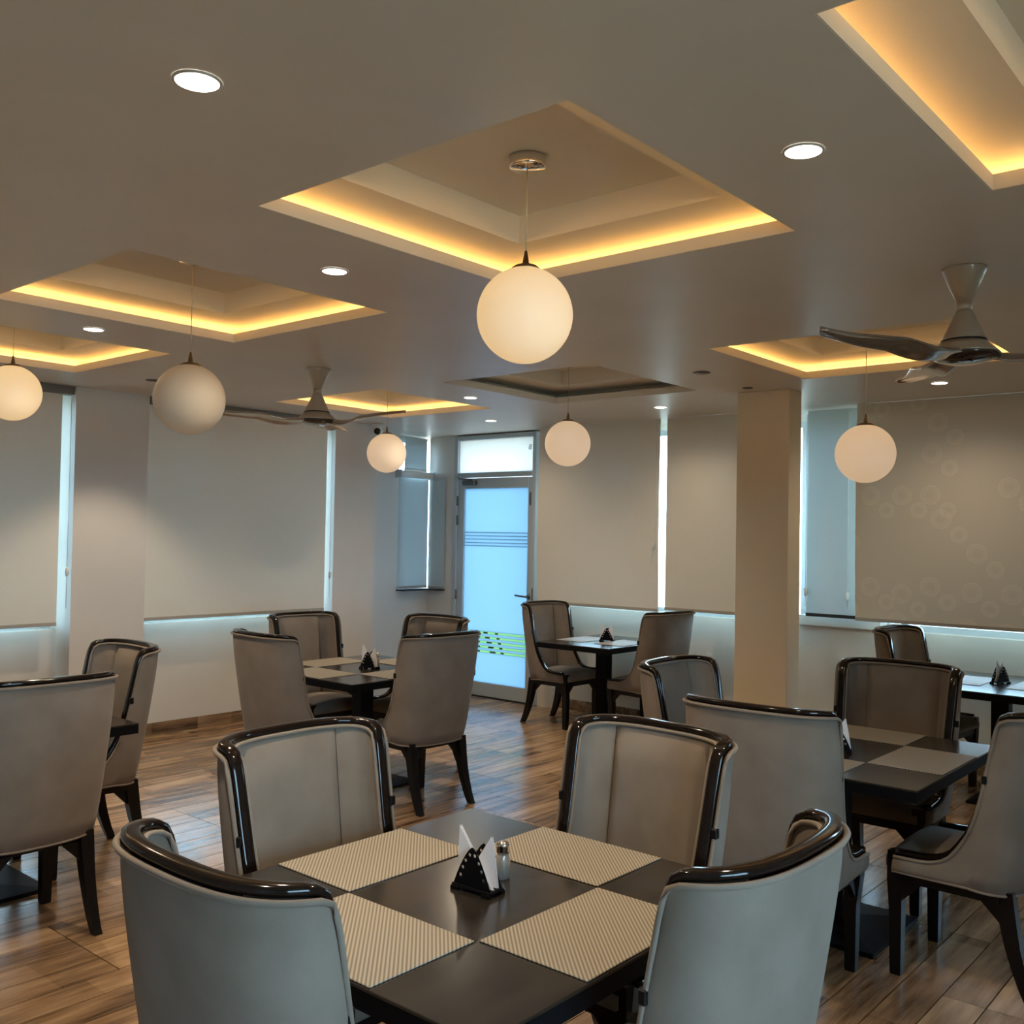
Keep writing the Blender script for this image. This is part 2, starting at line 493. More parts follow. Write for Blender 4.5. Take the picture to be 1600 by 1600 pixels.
def window(name, x0, x1, y, z0, z1, axis, mulls=(), label=None, mt='alu'):
    """a window frame with panes; axis 'x' runs along X at Y=y, axis 'y' along Y at X=y"""
    fr = .045
    segs = [x0, *mulls, x1]
    def bx(b, a0, a1, q0, q1, d):
        if axis == 'x': add_box(b, a0, a1, y-d, y+d, q0, q1)
        else: add_box(b, y-d, y+d, a0, a1, q0, q1)
    b = bmesh.new()
    bx(b, x0, x1, z0, z0+fr, .025); bx(b, x0, x1, z1-fr, z1, .025)
    for s in (x0, *mulls, x1-fr):
        bx(b, s, s+fr, z0+fr, z1-fr, .025)
    o = struct(bm_obj(name, b, M[mt]), label)
    for a, c in zip(segs, segs[1:]):
        p = bmesh.new()
        bx(p, a+fr, (c-fr if c == x1 else c), z0+fr, z1-fr, .003)
        bm_obj('pane', p, M['glass'], o)
    return o
window('window_1', 1.5, 3.36, YW+.13, .885, 2.60, 'x', (2.4,), 'left window bay behind its roller blind')
window('window_2', 3.932, 5.757, YW+.13, .885, 2.60, 'x', (4.82,), 'second window bay of the left wall')
window('window_3', 6.955, 7.40, 7.56, 1.045, 2.63, 'x', (), 'narrow window in the niche beside the glass door')

# sills
bs = struct(box('trim_1', 6.945, 7.385, 7.36, 7.47, 1.045, 1.060, M['seal']), 'thin dark window ledge in the niche')
struct(box('trim_2', 7.30, 7.40, 7.215, 7.36, 1.045, 1.060, M['seal']), 'thin dark ledge continuing on the door wall')

# ------------------------------------------------------------------ right wall, door, windows
struct(multi_box('wall_right', [
    (XW, XW+.2, Y0, 5.70, 0, .97), (XW-.06, XW+.2, 5.80, 5.985, 0, H), (XW, XW+.2, 5.70, 5.80, 0, H), (XW-.04, XW+.2, 2.70, 3.36, .97, 1.045), (XW+.1, XW+.2, Y0, 5.70, 2.60, H),
    (7.40, 7.60, 7.075, 7.47, 0, H), (7.42, 7.60, 5.985, 7.075, 2.645, H), (XW, XW+.2, Y0, -1.0, .97, 2.6)], M['wall']),
    'right wall with door and blind covered windows')
window('window_4', -1.0, 5.70, XW+.13, .97, 2.60, 'y', (.9, 2.55, 3.35, 4.43), 'long window strip behind the right wall blinds')

pil = struct(box('pillar', 6.238, 6.430, 2.880, 3.268, 0, H, M['pillar'], bev=.004), 'square beige pillar standing free before the right wall')

# door: frame, transom, leaf
DX = 7.385
dr = bmesh.new()
for q in ((DX-.02, DX+.06, 7.03, 7.075, 0, 2.645), (DX-.02, DX+.06, 5.985, 6.03, 0, 2.645), (DX-.02, DX+.06, 6.03, 7.03, 2.60, 2.645), (DX-.02, DX+.06, 6.03, 7.03, 2.215, 2.265)):
    add_box(dr, *q, .003)
door = struct(bm_obj('door_1', dr, M['alu']), 'aluminium framed frosted glass door with a transom pane')
tp = box('transom_pane', DX+.015, DX+.021, 6.03, 7.03, 2.265, 2.60, M['transom'], door)
leaf = bmesh.new()
for q in ((DX-.005, DX+.04, 6.94, 7.025, .02, 2.21), (DX-.005, DX+.04, 6.035, 6.09, .02, 2.21), (DX-.005, DX+.04, 6.09, 6.94, 2.105, 2.21), (DX-.005, DX+.04, 6.09, 6.94, .02, .155)):
    add_box(leaf, *q, .003)
lf = bm_obj('door_leaf', leaf, M['alu'], door)
gx = DX+.012
up_z = (1.655, 1.622, 1.588, 1.552, 1.522)
lo_z = (.640, .592, .545, .498, .452)
bands = sorted([(z, z+.0045) for z in up_z]+[(z, z+.024) for z in lo_z])
zz = [.155]+[q for bd in bands for q in bd]+[2.105]
multi_box('glass_panel', [(gx, gx+.008, 6.09, 6.94, zz[i], zz[i+1]) for i in range(0, len(zz), 2)], M['frosted'], lf)
for z in up_z:
    box('etched_line', gx+.001, gx+.007, 6.09, 6.94, z, z+.0045, M['etch'], lf)
for k, z in enumerate(lo_z):
    box('green_line', gx+.001, gx+.007, 6.09, 6.94, z, z+.024, M['etch_green'], lf)
    for (a, c) in ((6.70, 6.735), (6.60-.028*k, 6.655-.022*k), (6.46-.02*k, 6.50-.02*k)):
        box('dark_dash', gx-.001, gx+.001, a, c, z+.004, z+.019, M['etch_dark'], lf)
box('bottom_gap', DX-.004, DX+.04, 6.035, 7.025, .002, .018, M['seal'], door)
# closer, lever, hinges, flush bolt
box('door_closer', DX-.06, DX-.006, 6.76, 6.93, 2.135, 2.185, M['alu_dark'], lf, bev=.008)
tube('closer_arm', [(DX-.045, 6.80, 2.19), (DX-.07, 6.95, 2.205), (DX-.03, 7.05, 2.235)], .009, M['alu_dark'], door)
hb = bmesh.new()
add_sweep(hb, [(DX-.055, 6.055, 1.045), (DX-.058, 6.08, 1.045), (DX-.058, 6.19, 1.052)], circ(.010, 10), tube_frames([(DX-.055, 6.055, 1.045), (DX-.058, 6.08, 1.045), (DX-.058, 6.19, 1.052)]))
add_sweep(hb, [(DX-.004, 6.055, 1.045), (DX-.058, 6.055, 1.045)], circ(.012, 10), tube_frames([(DX-.004, 6.055, 1.045), (DX-.058, 6.055, 1.045)]))
add_sweep(hb, [(DX-.004, 6.055, 1.045), (DX-.014, 6.055, 1.045)], circ(.026, 16), tube_frames([(DX-.004, 6.055, 1.045), (DX-.014, 6.055, 1.045)]))
bm_obj('lever_handle', hb, M['alu_dark'], lf, True)
for z in (1.98, 1.78, 1.02):
    lathe('hinge', [(.011, z-.05), (.011, z+.05)], M['alu_dark'], lf, DX-.012, 7.028, 10)
box('flush_bolt', DX-.012, DX-.005, 6.052, 6.066, 1.93, 2.06, M['alu_dark'], lf)
box('keep_plate', DX-.024, DX-.019, 5.998, 6.014, 1.01, 1.13, M['alu_dark'], door)
# small grey mark on the transom glass, in the shape of a letter
tcu = bpy.data.curves.new('transom_mark', 'FONT'); tcu.body = 'B'; tcu.size = .075; tcu.extrude = .0008
tob = bpy.data.objects.new('transom_mark', tcu)
bpy.context.scene.collection.objects.link(tob)
dg = bpy.context.evaluated_depsgraph_get()
tme = bpy.data.meshes.new_from_object(tob.evaluated_get(dg)); bpy.data.objects.remove(tob)
tme.materials.clear(); tme.materials.append(M['etch'])
tm = link('transom_mark', tme, door, (DX+.013, 6.115, 2.48)); tm.rotation_euler = (PI/2, .25, -PI/2)

# skirting tiles
def skirting(name, axis, a0, a1, q, d, h, label):
    base = struct((box(name, a0, a1, q-d*.4, q, .0, h*.97, M['grout']) if axis == 'x' else box(name, q-d*.4, q, a0, a1, 0, h*.97, M['grout'])), label)
    n = max(1, round((a1-a0)/.6)); L = (a1-a0)/n
    for k in range(n):
        u0, u1 = a0+k*L+.001, a0+(k+1)*L-.001
        (box('skirting_tile', u0, u1, q-d, q-d*.4, .001, h, M['skirt'], base, bev=.0015) if axis == 'x' else box('skirting_tile', q-d, q-d*.4, u0, u1, .001, h, M['skirt'], base, bev=.0015))
skirting('baseboard_left', 'x', 3.933, 5.756, YW, .014, .098, 'wood tile skirting under the second left window')
skirting('baseboard_pier', 'x', 3.361, 3.931, YW-.21, .014, .098, 'wood tile skirting round the left pier')
skirting('baseboard_bay', 'x', .951, 3.359, YW, .014, .098, 'wood tile skirting under the far left window')
skirting('baseboard_right', 'y', -.4, 5.799, XW, .014, .098, 'wood tile skirting along the right window wall')

# walls behind the camera with windows (daylight on the near chairs)
struct(multi_box('wall_near', [(X0, 7.65, Y0-.2, Y0, 0, .7), (X0, 7.65, Y0-.2, Y0, 2.45, H), (X0, -1.0, Y0-.2, Y0, .7, 2.45), (1.9, 7.65, Y0-.2, Y0, .7, 2.45)], M['wall']), 'wall behind the camera with a wide window')
struct(box('wall_behind', X0-.2, X0, Y0, 7.4, 0, H, M['wall']), 'plain wall to the left of the camera')
window('window_5', -1.0, 1.9, Y0-.1, .7, 2.45, 'x', (.45,))
struct(box('ground', -40, 45, -40, 45, -.40, -.30, M['bounce_ground']), 'unseen ground outside, pale to bounce daylight indoors')  # unseen ground, made pale to throw daylight up to the ceiling

# ------------------------------------------------------------------ roller blinds
def uv_plane(me, axis):
    uv = me.uv_layers.new(name='UVMap')
    for p in me.polygons:
        for li in p.loop_indices:
            co = me.vertices[me.loops[li].vertex_index].co
            uv.data[li].uv = ((co.x if axis == 'x' else co.y), co.z)
def fabric_sheet(name, axis, a0, a1, q, z0, z1, mt, parent, curl=0.0):
    b = bmesh.new(); n, mm = 14, 6
    def P(i, j, off):
        u = a0+(a1-a0)*i/n; v = z0+(z1-z0)*j/mm
        e = abs(2*i/n-1)
        d = q+off - curl*(e**6)*math.sin(PI*min(1, (j/mm)*1.0))
        return (u, d, v) if axis == 'x' else (d, u, v)
    g = [[[b.verts.new(P(i, j, o)) for j in range(mm+1)] for i in range(n+1)] for o in (0, .0012)]
    for i in range(n):
        for j in range(mm):
            b.faces.new((g[0][i][j], g[0][i+1][j], g[0][i+1][j+1], g[0][i][j+1]))
    for o in (0, 1):
        pass
    g1 = g[1]
    for col in g1:
        for v in col: b.verts.remove(v)
    o = bm_obj(name, b, mt, parent, True)
    uv_plane(o.data, axis)
    return o
def blind(axis, a0, a1, q, z0, z1, mt, label, cassette=True, curl=0.0, bar='fab'):
    mid = (a0+a1)/2
    r = empty('roller_blind', (mid, q, z0) if axis == 'x' else (q, mid, z0))
    M0 = Matrix.Translation(r.location).inverted()
    kids = [fabric_sheet('blind_fabric', axis, a0, a1, q, z0+.012, z1, M[mt], r, curl)]
    def bx(nm, u0, u1, d0, d1, v0, v1, m_):
        return (box(nm, u0, u1, q+d0, q+d1, v0, v1, M[m_], r, bev=.002) if axis == 'x' else box(nm, q+d0, q+d1, u0, u1, v0, v1, M[m_], r, bev=.002))
    kids.append(bx('bottom_bar', a0, a1, -.006, .006, z0, z0+.026, 'bar' if bar == 'fab' else bar))
    if cassette:
        kids.append(bx('cassette', a0, a1+.07, -.035, .045, z1-.005, H-.002, 'cassette'))
    for k in kids:
        k.matrix_parent_inverse = M0
    return tag(r, label, 'blind', 'roller blinds drawn over the windows'), M0
M['bar'] = mat('blind_bottom_bar', (.42, .39, .34), .55)
M['cassette'] = mat('blind_cassette', (.20, .19, .17), .55)
def chain(parent, M0, pts, r=.0025, pear=None):
    o = tube('pull_chain', pts, r, M['white_plastic'], parent, 6); o.matrix_parent_inverse = M0
    if pear:
        k = lathe('chain_weight', [(.004, pear[2]+.03), (.014, pear[2]+.02), (.016, pear[2]), (.012, pear[2]-.03), (.003, pear[2]-.04)], M['white_plastic'], parent, pear[0], pear[1], 12); k.matrix_parent_inverse = M0
b1, m1 = blind('x', 1.52, 3.285, 7.085, .925, 2.60, 'blind_faint', 'taupe roller blind at the left edge, left of the first pier')
b2, m2 = blind('x', 3.945, 5.690, 7.065, .925, 2.60, 'blind_faint', 'wide plain taupe roller blind between the two left piers')
chain(b2, m2, [(5.735, 7.05, 2.58), (5.735, 7.05, 1.05)], pear=(5.735, 7.05, 1.25))
chain(b1, m1, [(3.335, 7.05, 2.58), (3.335, 7.05, 1.05)], pear=(3.335, 7.05, 1.32))
b3, m3 = blind('y', 4.505, 5.835, 7.228, 1.005, H-.0006, 'blind_faint', 'taupe roller blind right of the glass door, behind the small table', cassette=False, curl=.01)
chain(b3, m3, [(7.20, 4.53, 2.63), (7.20, 4.53, 1.62), (7.20, 4.55, 1.50), (7.20, 4.60, 1.33), (7.20, 4.59, 1.27), (7.20, 4.53, 1.26)], pear=(7.20, 4.545, 1.57))
b4, m4 = blind('y', 3.36, 4.440, 7.228, 1.025, H-.0006, 'blind_faint', 'taupe roller blind just left of the pillar', cassette=False)
b5, m5 = blind('y', -.35, 2.800, 7.222, 1.050, H-.0006, 'blind', 'wide taupe roller blind with dotted circles right of the pillar', cassette=False, curl=.015)
b6, m6 = blind('y', 2.78, 3.262, 7.40, 1.045, H-.0006, 'blind_day_tint', 'narrow bluish daylit blind between pillar and wide blind', cassette=False, bar='seal')
chain(b6, m6, [(7.385, 2.925, 2.63), (7.385, 2.925, 1.12)], pear=(7.385, 2.925, 1.22))
chain(b6, m6, [(7.385, 3.262, 2.63), (7.385, 3.262, 1.12)], pear=(7.385, 3.262, 1.24))
b7, m7 = blind('x', 6.940, 7.372, 7.455, 1.065, 2.225, 'blind_day_tint', 'narrow daylight-tinted blind in the niche left of the glass door', cassette=False)
b8, m8 = blind('x', 7.02, 7.34, 7.455, 2.285, 2.635, 'blind_day_tint', 'short upper blind above the white roller in the niche', cassette=False)
b9, m9 = blind('y', 7.215, 7.440, 7.385, 1.065, 2.225, 'blind_day_tint', 'slim daylight-tinted blind on the door wall beside the door frame', cassette=False)
rod = empty('blind_roller', (7.15, 7.395, 2.245))
k = box('roller_tube', -.25, .22, -.03, .03, -.036, .036, M['white_plastic'], rod, bev=.028, seg=5, smooth=True)
for x in (-.258, .222):
    q = box('end_bracket', x-.006, x+.006, -.036, .06, -.042, .042, M['alu'], rod, bev=.003)
tag(rod, 'white horizontal roller tube across the niche window', 'blind roller')

# ------------------------------------------------------------------ dining chair
def plan(th):
    e = 2/2.7
    c, s = math.cos(th), math.sin(th)
    return (.245*math.copysign(abs(c)**e, c), -.06-.14*abs(s)**e)
SIDE = [(.218, .466), (.17, .467), (.13, .468), (.10, .471), (.073, .477), (.048, .488), (.024, .508), (.004, .540), (-.016, .580), (-.031, .625), (-.042, .68), (-.049, .75), (-.053, .83), (-.056, .90), (-.059, .962), (-.063, .996), (-.070, 1.018)]
COLS = [(.245, y, z) for y, z in SIDE]
for i in range(0, 33):
    th = .11+(PI-.22)*i/32
    x, y = plan(th)
    t = abs(2*i/32-1)
    COLS.append((x, y, 1.032+.006*(1-t*t)-.004*t**8))
COLS += [(-.245, y, z) for y, z in SIDE[::-1]]
NC = len(COLS)
def warp(x, y, z):
    k = (z-.39)/.645
    return Vector((x*(1+.10*k), y-.10*k, z))
NORM = []
for i in range(NC):
    # plan normal from the true outline (sides point sideways)
    x, y, _ = COLS[i]
    if i < len(SIDE) or i >= NC-len(SIDE):
        n = Vector((1 if x > 0 else -1, 0, 0))
    else:
        a, c = COLS[i-1], COLS[i+1]
        t = Vector((c[0]-a[0], c[1]-a[1], 0)).normalized()
        n = Vector((-t.y, t.x, 0))
        if n.dot(Vector((x, y+.02, 0))) < 0: n = -n
    NORM.append(n)
def zbot(y): return .398 if y > -.05 else .398-.016*min(1, (-.05-y)/.15)
def bound(i, off=0.0, dz=0.0):
    x, y, z = COLS[i]
    return warp(x, y, z+dz)+NORM[i]*off

def make_chair(loc, ang):
    t = empty('dining_chair', loc, ang-PI/2)
    T = .025
    # outer shell
    NV = 10
    verts, faces = [], []
    for i in range(NC):
        x, y, z1 = COLS[i]; z0 = zbot(y)
        for j in range(NV+1):
            v = j/NV
            o = T*(1-.30*abs(2*v-1)**6)+.004*math.sin(PI*v)
            verts.append(warp(x, y, z0+(z1-.006-z0)*v)+NORM[i]*o)
        verts.append(warp(x, y, z0)-NORM[i]*T)
    s = NV+2
    for i in range(NC-1):
        for j in range(NV):
            faces.append((i*s+j, (i+1)*s+j, (i+1)*s+j+1, i*s+j+1))
        faces.append((i*s, i*s+NV+1, (i+1)*s+NV+1, (i+1)*s))
    for i in (0, NC-1):   # front end caps
        base = len(verts); x, y, z1 = COLS[i]; z0 = zbot(y)
        verts += [warp(x, y, z1-.006)-NORM[i]*T]
        faces.append(tuple([i*s+j for j in range(NV+1)]+[base, i*s+NV+1]))
    shell = mesh_obj('outer_shell', verts, faces, M['fabric'], t, True)
    # welt piping (outer)
    for off, dz, r in ((T+.001, -.010, .0065),):
        pts = [bound(i, off, dz) for i in range(NC)]
        b = bmesh.new(); add_sweep(b, pts, circ(r, 6), tube_frames(pts)); bm_obj('outer_piping', b, M['fabric'], shell, True)
        pts = [warp(COLS[i][0], COLS[i][1], zbot(COLS[i][1]))+NORM[i]*(T*.72) for i in range(NC)]
        b = bmesh.new(); add_sweep(b, pts, circ(.005, 6), tube_frames(pts)); bm_obj('lower_piping', b, M['fabric'], shell, True)
    # lacquered wood rail along the whole edge
    pts, fr = [], []
    for i in range(NC):
        pts.append(bound(i, -.004, .004))
        p0, p1 = bound(max(i-1, 0)), bound(min(i+1, NC-1))
        tg = (p1-p0).normalized()
        A = NORM[i]; A = (A-tg*A.dot(tg)).normalized()
        fr.append((A, A.cross(tg).normalized()))
    sec = []
    for q in range(14):
        a = 2*PI*q/14; c_, s_ = math.cos(a), math.sin(a)
        sec.append((.0195*math.copysign(abs(c_)**.6, c_), .0105*math.copysign(abs(s_)**.6, s_)))
    b = bmesh.new(); add_sweep(b, pts, sec, fr); bm_obj('wood_rail', b, M['rail'], t, True)
    # inner panels
    def inner(name, idx, zlo, off, puff, parent):
        n = len(idx); mv = 10; vs, fs = [], []
        for a, i in enumerate(idx):
            x, y, z1 = COLS[i]; u = a/(n-1)
            top = z1-.004
            lo = min(zlo, top-.02)
            for j in range(mv+1):
                v = j/mv
                ed = min(1, (1-abs(2*u-1))*5)**.5*min(1, (1-abs(2*v-1))*8)**.5
                vs.append(warp(x, y, lo+(top-lo)*v)-NORM[i]*(off+puff*ed))
        for a in range(n-1):
            for j in range(mv):
                fs.append((a*(mv+1)+j, a*(mv+1)+j+1, (a+1)*(mv+1)+j+1, (a+1)*(mv+1)+j))
        return mesh_obj(name, vs, fs, M['fabric'], parent, True)
    S0 = len(SIDE)
    back = [i for i in range(NC) if i >= S0 and i < NC-S0 and abs(COLS[i][0]) <= .178]
    inner('back_cushion', back, .44, .014, .028, t)
    inner('wing_panel', list(range(0, back[0]+1)), .43, .018, .010, t)
    inner('wing_panel', list(range(back[-1], NC)), .43, .018, .010, t)
    for side in (0, 1):
        rng = range(8, S0+34)
    pts = [bound(i, -T-.002, -.010) for i in range(6, NC-6)]
    b = bmesh.new(); add_sweep(b, pts, circ(.006, 6), tube_frames(pts)); bm_obj('inner_piping', b, M['fabric'], t, True)
    # seat cushion
    b = bmesh.new()
    nx, ny = 12, 14
    grid = {}
    for a in range(nx+1):
        for c in range(ny+1):
            u, v = 2*a/nx-1, 2*c/ny-1
            x = .222*u*(1-.04*(v < 0)*abs(v)); y = .055+.198*v
            e = max(abs(u), abs(v))
            z = .468+.028*(1-u**2)*(1-v**4)-.030*max(0, (e-.86)/.14)**2
            grid[a, c, 1] = b.verts.new((x, y, z)); grid[a, c, 0] = b.verts.new((x, y, .402))
    for a in range(nx):
        for c in range(ny):
            b.faces.new((grid[a, c, 1], grid[a+1, c, 1], grid[a+1, c+1, 1], grid[a, c+1, 1]))
            b.faces.new((grid[a, c, 0], grid[a, c+1, 0], grid[a+1, c+1, 0], grid[a+1, c, 0]))
    for a in range(nx):
        b.faces.new((grid[a, 0, 0], grid[a+1, 0, 0], grid[a+1, 0, 1], grid[a, 0, 1])); b.faces.new((grid[a, ny, 0], grid[a, ny, 1], grid[a+1, ny, 1], grid[a+1, ny, 0]))
    for c in range(ny):
        b.faces.new((grid[0, c, 0], grid[0, c, 1], grid[0, c+1, 1], grid[0, c+1, 0])); b.faces.new((grid[nx, c, 0], grid[nx, c+1, 0], grid[nx, c+1, 1], grid[nx, c, 1]))
    bm_obj('seat_cushion', b, M['fabric'], t, True)
    # apron frame
    b = bmesh.new()
    add_box(b, -.215, .215, .205, .232, .358, .401); add_box(b, -.20, .20, -.165, -.14, .352, .39)
    add_box(b, -.232, -.208, -.15, .215, .355, .398); add_box(b, .208, .232, -.15, .215, .355, .398)
    bm_obj('apron', b, M['leg'], t)
    # legs with corner brackets
    def sq(h): return [(-h, -h), (h, -h), (h, h), (-h, h)]
    for sx in (1, -1):
        b = bmesh.new()
        prof = [(.0, .018), (.010, .020), (.25, .0235), (.36, .026), (.466, .025)]
        rings = []
        for z, h in prof:
            rings.append([b.verts.new((sx*(.222-(.012 if z < .3 else 0))+p[0], .214+p[1], z)) for p in sq(h)])
        for a, c in zip(rings, rings[1:]):
            for q in range(4): b.faces.new((a[q], a[(q+1) % 4], c[(q+1) % 4], c[q]))
        b.faces.new(rings[0][::-1]); b.faces.new(rings[-1])
        for (dx, dy) in ((-sx, 0), (0, -1)):     # brackets toward the middle and the back
            x, y = sx*.222, .214
            wv = Vector((0, 1, 0)) if dx else Vector((1, 0, 0)); d = Vector((dx, dy, 0))
            o0 = Vector((x, y, 0))
            tri = [o0+d*.015+Vector((0, 0, .36)), o0+d*.10+Vector((0, 0, .36)), o0+d*.015+Vector((0, 0, .275))]
            v0 = [b.verts.new(p-wv*.012) for p in tri]; v1 = [b.verts.new(p+wv*.012) for p in tri]
            b.faces.new(v0[::-1]); b.faces.new(v1)
            for q in range(3): b.faces.new((v0[q], v0[(q+1) % 3], v1[(q+1) % 3], v1[q]))
        lg = bm_obj('leg', b, M['leg'], t)
        b = bmesh.new()
        path = [(.205, -.268, 0, .016), (.203, -.256, .02, .0170), (.201, -.234, .07, .0185), (.199, -.210, .14, .0205), (.197, -.191, .21, .0225), (.195, -.178, .28, .0245), (.194, -.168, .34, .0265), (.193, -.160, .40, .027)]
        rings = []
        for x, y, z, h in path:
            rings.append([b.verts.new((sx*x+p[0], y+p[1]*1.15, z)) for p in sq(h)])
        for a, c in zip(rings, rings[1:]):
            for q in range(4): b.faces.new((a[q], a[(q+1) % 4], c[(q+1) % 4], c[q]))
        b.faces.new(rings[0][::-1]); b.faces.new(rings[-1])
        for (dx, dy) in ((-sx, 0), (0, 1)):
            x, y = sx*.193, -.168
            wv = Vector((0, 1, 0)) if dx else Vector((1, 0, 0)); d = Vector((dx, dy, 0)); o0 = Vector((x, y, 0))
            tri = [o0+d*.015+Vector((0, 0, .36)), o0+d*.10+Vector((0, 0, .36)), o0+d*.015+Vector((0, 0, .275))]
            v0 = [b.verts.new(p-wv*.012) for p in tri]; v1 = [b.verts.new(p+wv*.012) for p in tri]
            b.faces.new(v0[::-1]); b.faces.new(v1)
            for q in range(3): b.faces.new((v0[q], v0[(q+1) % 3], v1[(q+1) % 3], v1[q]))
        bm_obj('leg', b, M['leg'], t)
        # small black hook on the rail side
        p = warp(sx*.245, -.052, .80)
        hk = bmesh.new(); xx = p.x+sx*.016
        add_box(hk, min(xx, xx+sx*.02), max(xx, xx+sx*.014), p.y-.008, p.y+.010, .785, .815, .003)
        bm_obj('side_hook', hk, M['leg'], t)
    return t

CH = [  # x, y, facing angle, label
    (1.842, 2.163, -PI/2+R(1.5), 'grey taupe chair behind the foreground table, back left, its inner backrest facing us'),
    (2.423, 1.666, PI-R(2.9), 'grey taupe chair behind the foreground table, back right, its inner backrest facing us'),
    (1.258, 1.597, -R(1.3), 'nearest left chair seen from behind with bluish back, cut off by the bottom edge'),
    (1.833, 1.098, PI/2+R(.3), 'nearest right chair seen from behind with pale bluish back, cut off by the bottom edge'),
    (3.665, 4.821, -R(4), 'chair seen from behind on the left of the table near the glass door niche'),
    (4.271, 4.365, PI/2-R(3.3), 'chair seen from behind with all its legs in view, in the middle of the floor'),
    (4.445, 5.550, -PI/2-R(1.3), 'chair facing us below the wide left blind, behind the middle left table'),
    (4.856, 5.000, PI-R(.2), 'chair facing us before the glass door, mostly hidden by another chair back'),
    (6.900, 5.275, -PI/2-R(1), 'chair nearest the glass door handle, at the small wall table, seen from the side'),
    (6.935, 4.403, PI/2-R(5.4), 'chair at the small wall table with its back to the pillar'),
    (4.155, 2.266, -PI/2-R(.4), 'chair facing us in front of the pillar, behind another chair back'),
    (3.532, 1.659, R(2), 'chair with its broad back toward us between foreground and right table'),
    (4.706, 1.676, PI+R(1.2), 'chair facing us on the far side of the right table'),
    (4.051, 1.100, PI/2-R(1), 'chair cut by the right edge, seat and side toward the right table'),
    (6.924, 2.179, -PI/2-R(5), 'small distant chair under the wide dotted blind at the right'),
    (1.782, 4.119, PI/2-R(.3), 'chair cut by the left edge with its broad back toward us'),
    (2.361, 4.791, PI-R(2.5), 'chair by the left pier, behind the chair cut by the left edge'),
]
chairs = []
for i, (x, y, a, lab) in enumerate(CH):
    o = make_chair((x, y, 0), a) if i == 0 else dup(chairs[0], (x, y, 0), a-PI/2)
    tag(o, lab, 'chair', 'upholstered dining chairs round the tables')
    chairs.append(o)

# ------------------------------------------------------------------ tables and placemats
def make_table(loc, sx, sy, label):
    bp_ = .26 if sy > .9 else .165
    t = empty('dining_table', loc)
    box('table_top', -sx/2, sx/2, -sy/2, sy/2, .742, .75, M['table'], t, bev=.0015)
    box('edge_band', -sx/2, sx/2, -sy/2, sy/2, .703, .742, M['black_metal'], t)
    b = bmesh.new(); add_box(b, -.052, .052, -.052, .052, .03, .70, .006); bm_obj('pole', b, M['black_metal'], t)
    box('support_plate', -.20, .20, -.20, .20, .690, .703, M['black_metal'], t)
    b = bmesh.new()
    v0 = [b.verts.new(p) for p in ((-bp_, -bp_, 0), (bp_, -bp_, 0), (bp_, bp_, 0), (-bp_, bp_, 0))]
    v1 = [b.verts.new(p) for p in ((-bp_, -bp_, .018), (bp_, -bp_, .018), (bp_, bp_, .018), (-bp_, bp_, .018))]
    v2 = [b.verts.new(p) for p in ((-.09, -.09, .034), (.09, -.09, .034), (.09, .09, .034), (-.09, .09, .034))]
    for a, c in ((v0, v1), (v1, v2)):
        for q in range(4): b.faces.new((a[q], a[(q+1) % 4], c[(q+1) % 4], c[q]))
    b.faces.new(v0[::-1]); b.faces.new(v2)
    bm_obj('base_plate', b, M['black_metal'], t)
    return tag(t, label, 'table', 'dark square dining tables')
TB = {
    'front': (1.832, 1.660, 1.07, 1.02, 'dark foreground table with four ribbed placemats'),
    'left': (4.310, 4.930, 1.06, 1.02, 'dark table in the middle left, before the glass door'),
    'door': (6.915, 4.840, .92, .74, 'small dark two seat table by the glass door'),
    'right': (4.165, 1.690, 1.06, 1.02, 'dark table with checkered placemats at the right'),
    'far': (6.800, 1.690, .98, .78, 'distant dark table under the wide blind at the right edge'),
    'edge': (1.810, 4.715, 1.06, 1.02, 'dark table at the left edge, only a corner in view'),
}
for k, (x, y, sx, sy, lab) in TB.items():
    make_table((x, y, 0), sx, sy, lab)
def placemat(x, y, lx, ly, label, rz=0.0):
    b = bmesh.new(); add_box(b, -lx/2, lx/2, -ly/2, ly/2, 0, .0035, .0012)
    o = bm_obj('placemat', b, M['placemat'])
    o.location = (x, y, .7503); o.rotation_euler = (0, 0, rz)
    tag(o, label, 'placemat', 'beige ribbed placemats on the tables')
PLAB = {
    'front': 'the foreground table', 'left': 'the middle left table', 'right': 'the right table'}
for k in ('front', 'left', 'right'):
    x, y, sx, sy, _ = TB[k]
    for (dx, dy, w_) in ((-1, 0, 'before the left chair seen from behind'), (1, 0, 'before the far right chair facing us'), (0, -1, 'before the right chair seen from behind'), (0, 1, 'before the far left chair facing us')):
        if dx: placemat(x+dx*(sx/2-.155), y, .300, .418, f'beige ribbed placemat on {PLAB[k]}, {w_}', R(random.uniform(-.4, .4)))
        else: placemat(x, y+dy*(sy/2-.150), .442, .290, f'beige ribbed placemat on {PLAB[k]}, {w_}', R(random.uniform(-.4, .4)))
x, y, sx, sy, _ = TB['door']
placemat(x-.02, y+.20, .44, .28, 'beige placemat on the small table by the door, on the door side')
placemat(x-.02, y-.20, .44, .28, 'beige placemat on the small table by the door, on the pillar side')
x, y, sx, sy, _ = TB['far']
placemat(x+.0, y+.225, .44, .30, 'beige placemat on the distant right table, left of its napkin holder')
placemat(x+.0, y-.225, .44, .30, 'beige placemat on the distant right table, right of its napkin holder')
x, y, sx, sy, _ = TB['edge']
placemat(x+sx/2-.155, y, .30, .418, 'beige placemat on the left edge table, hidden behind a chair back')

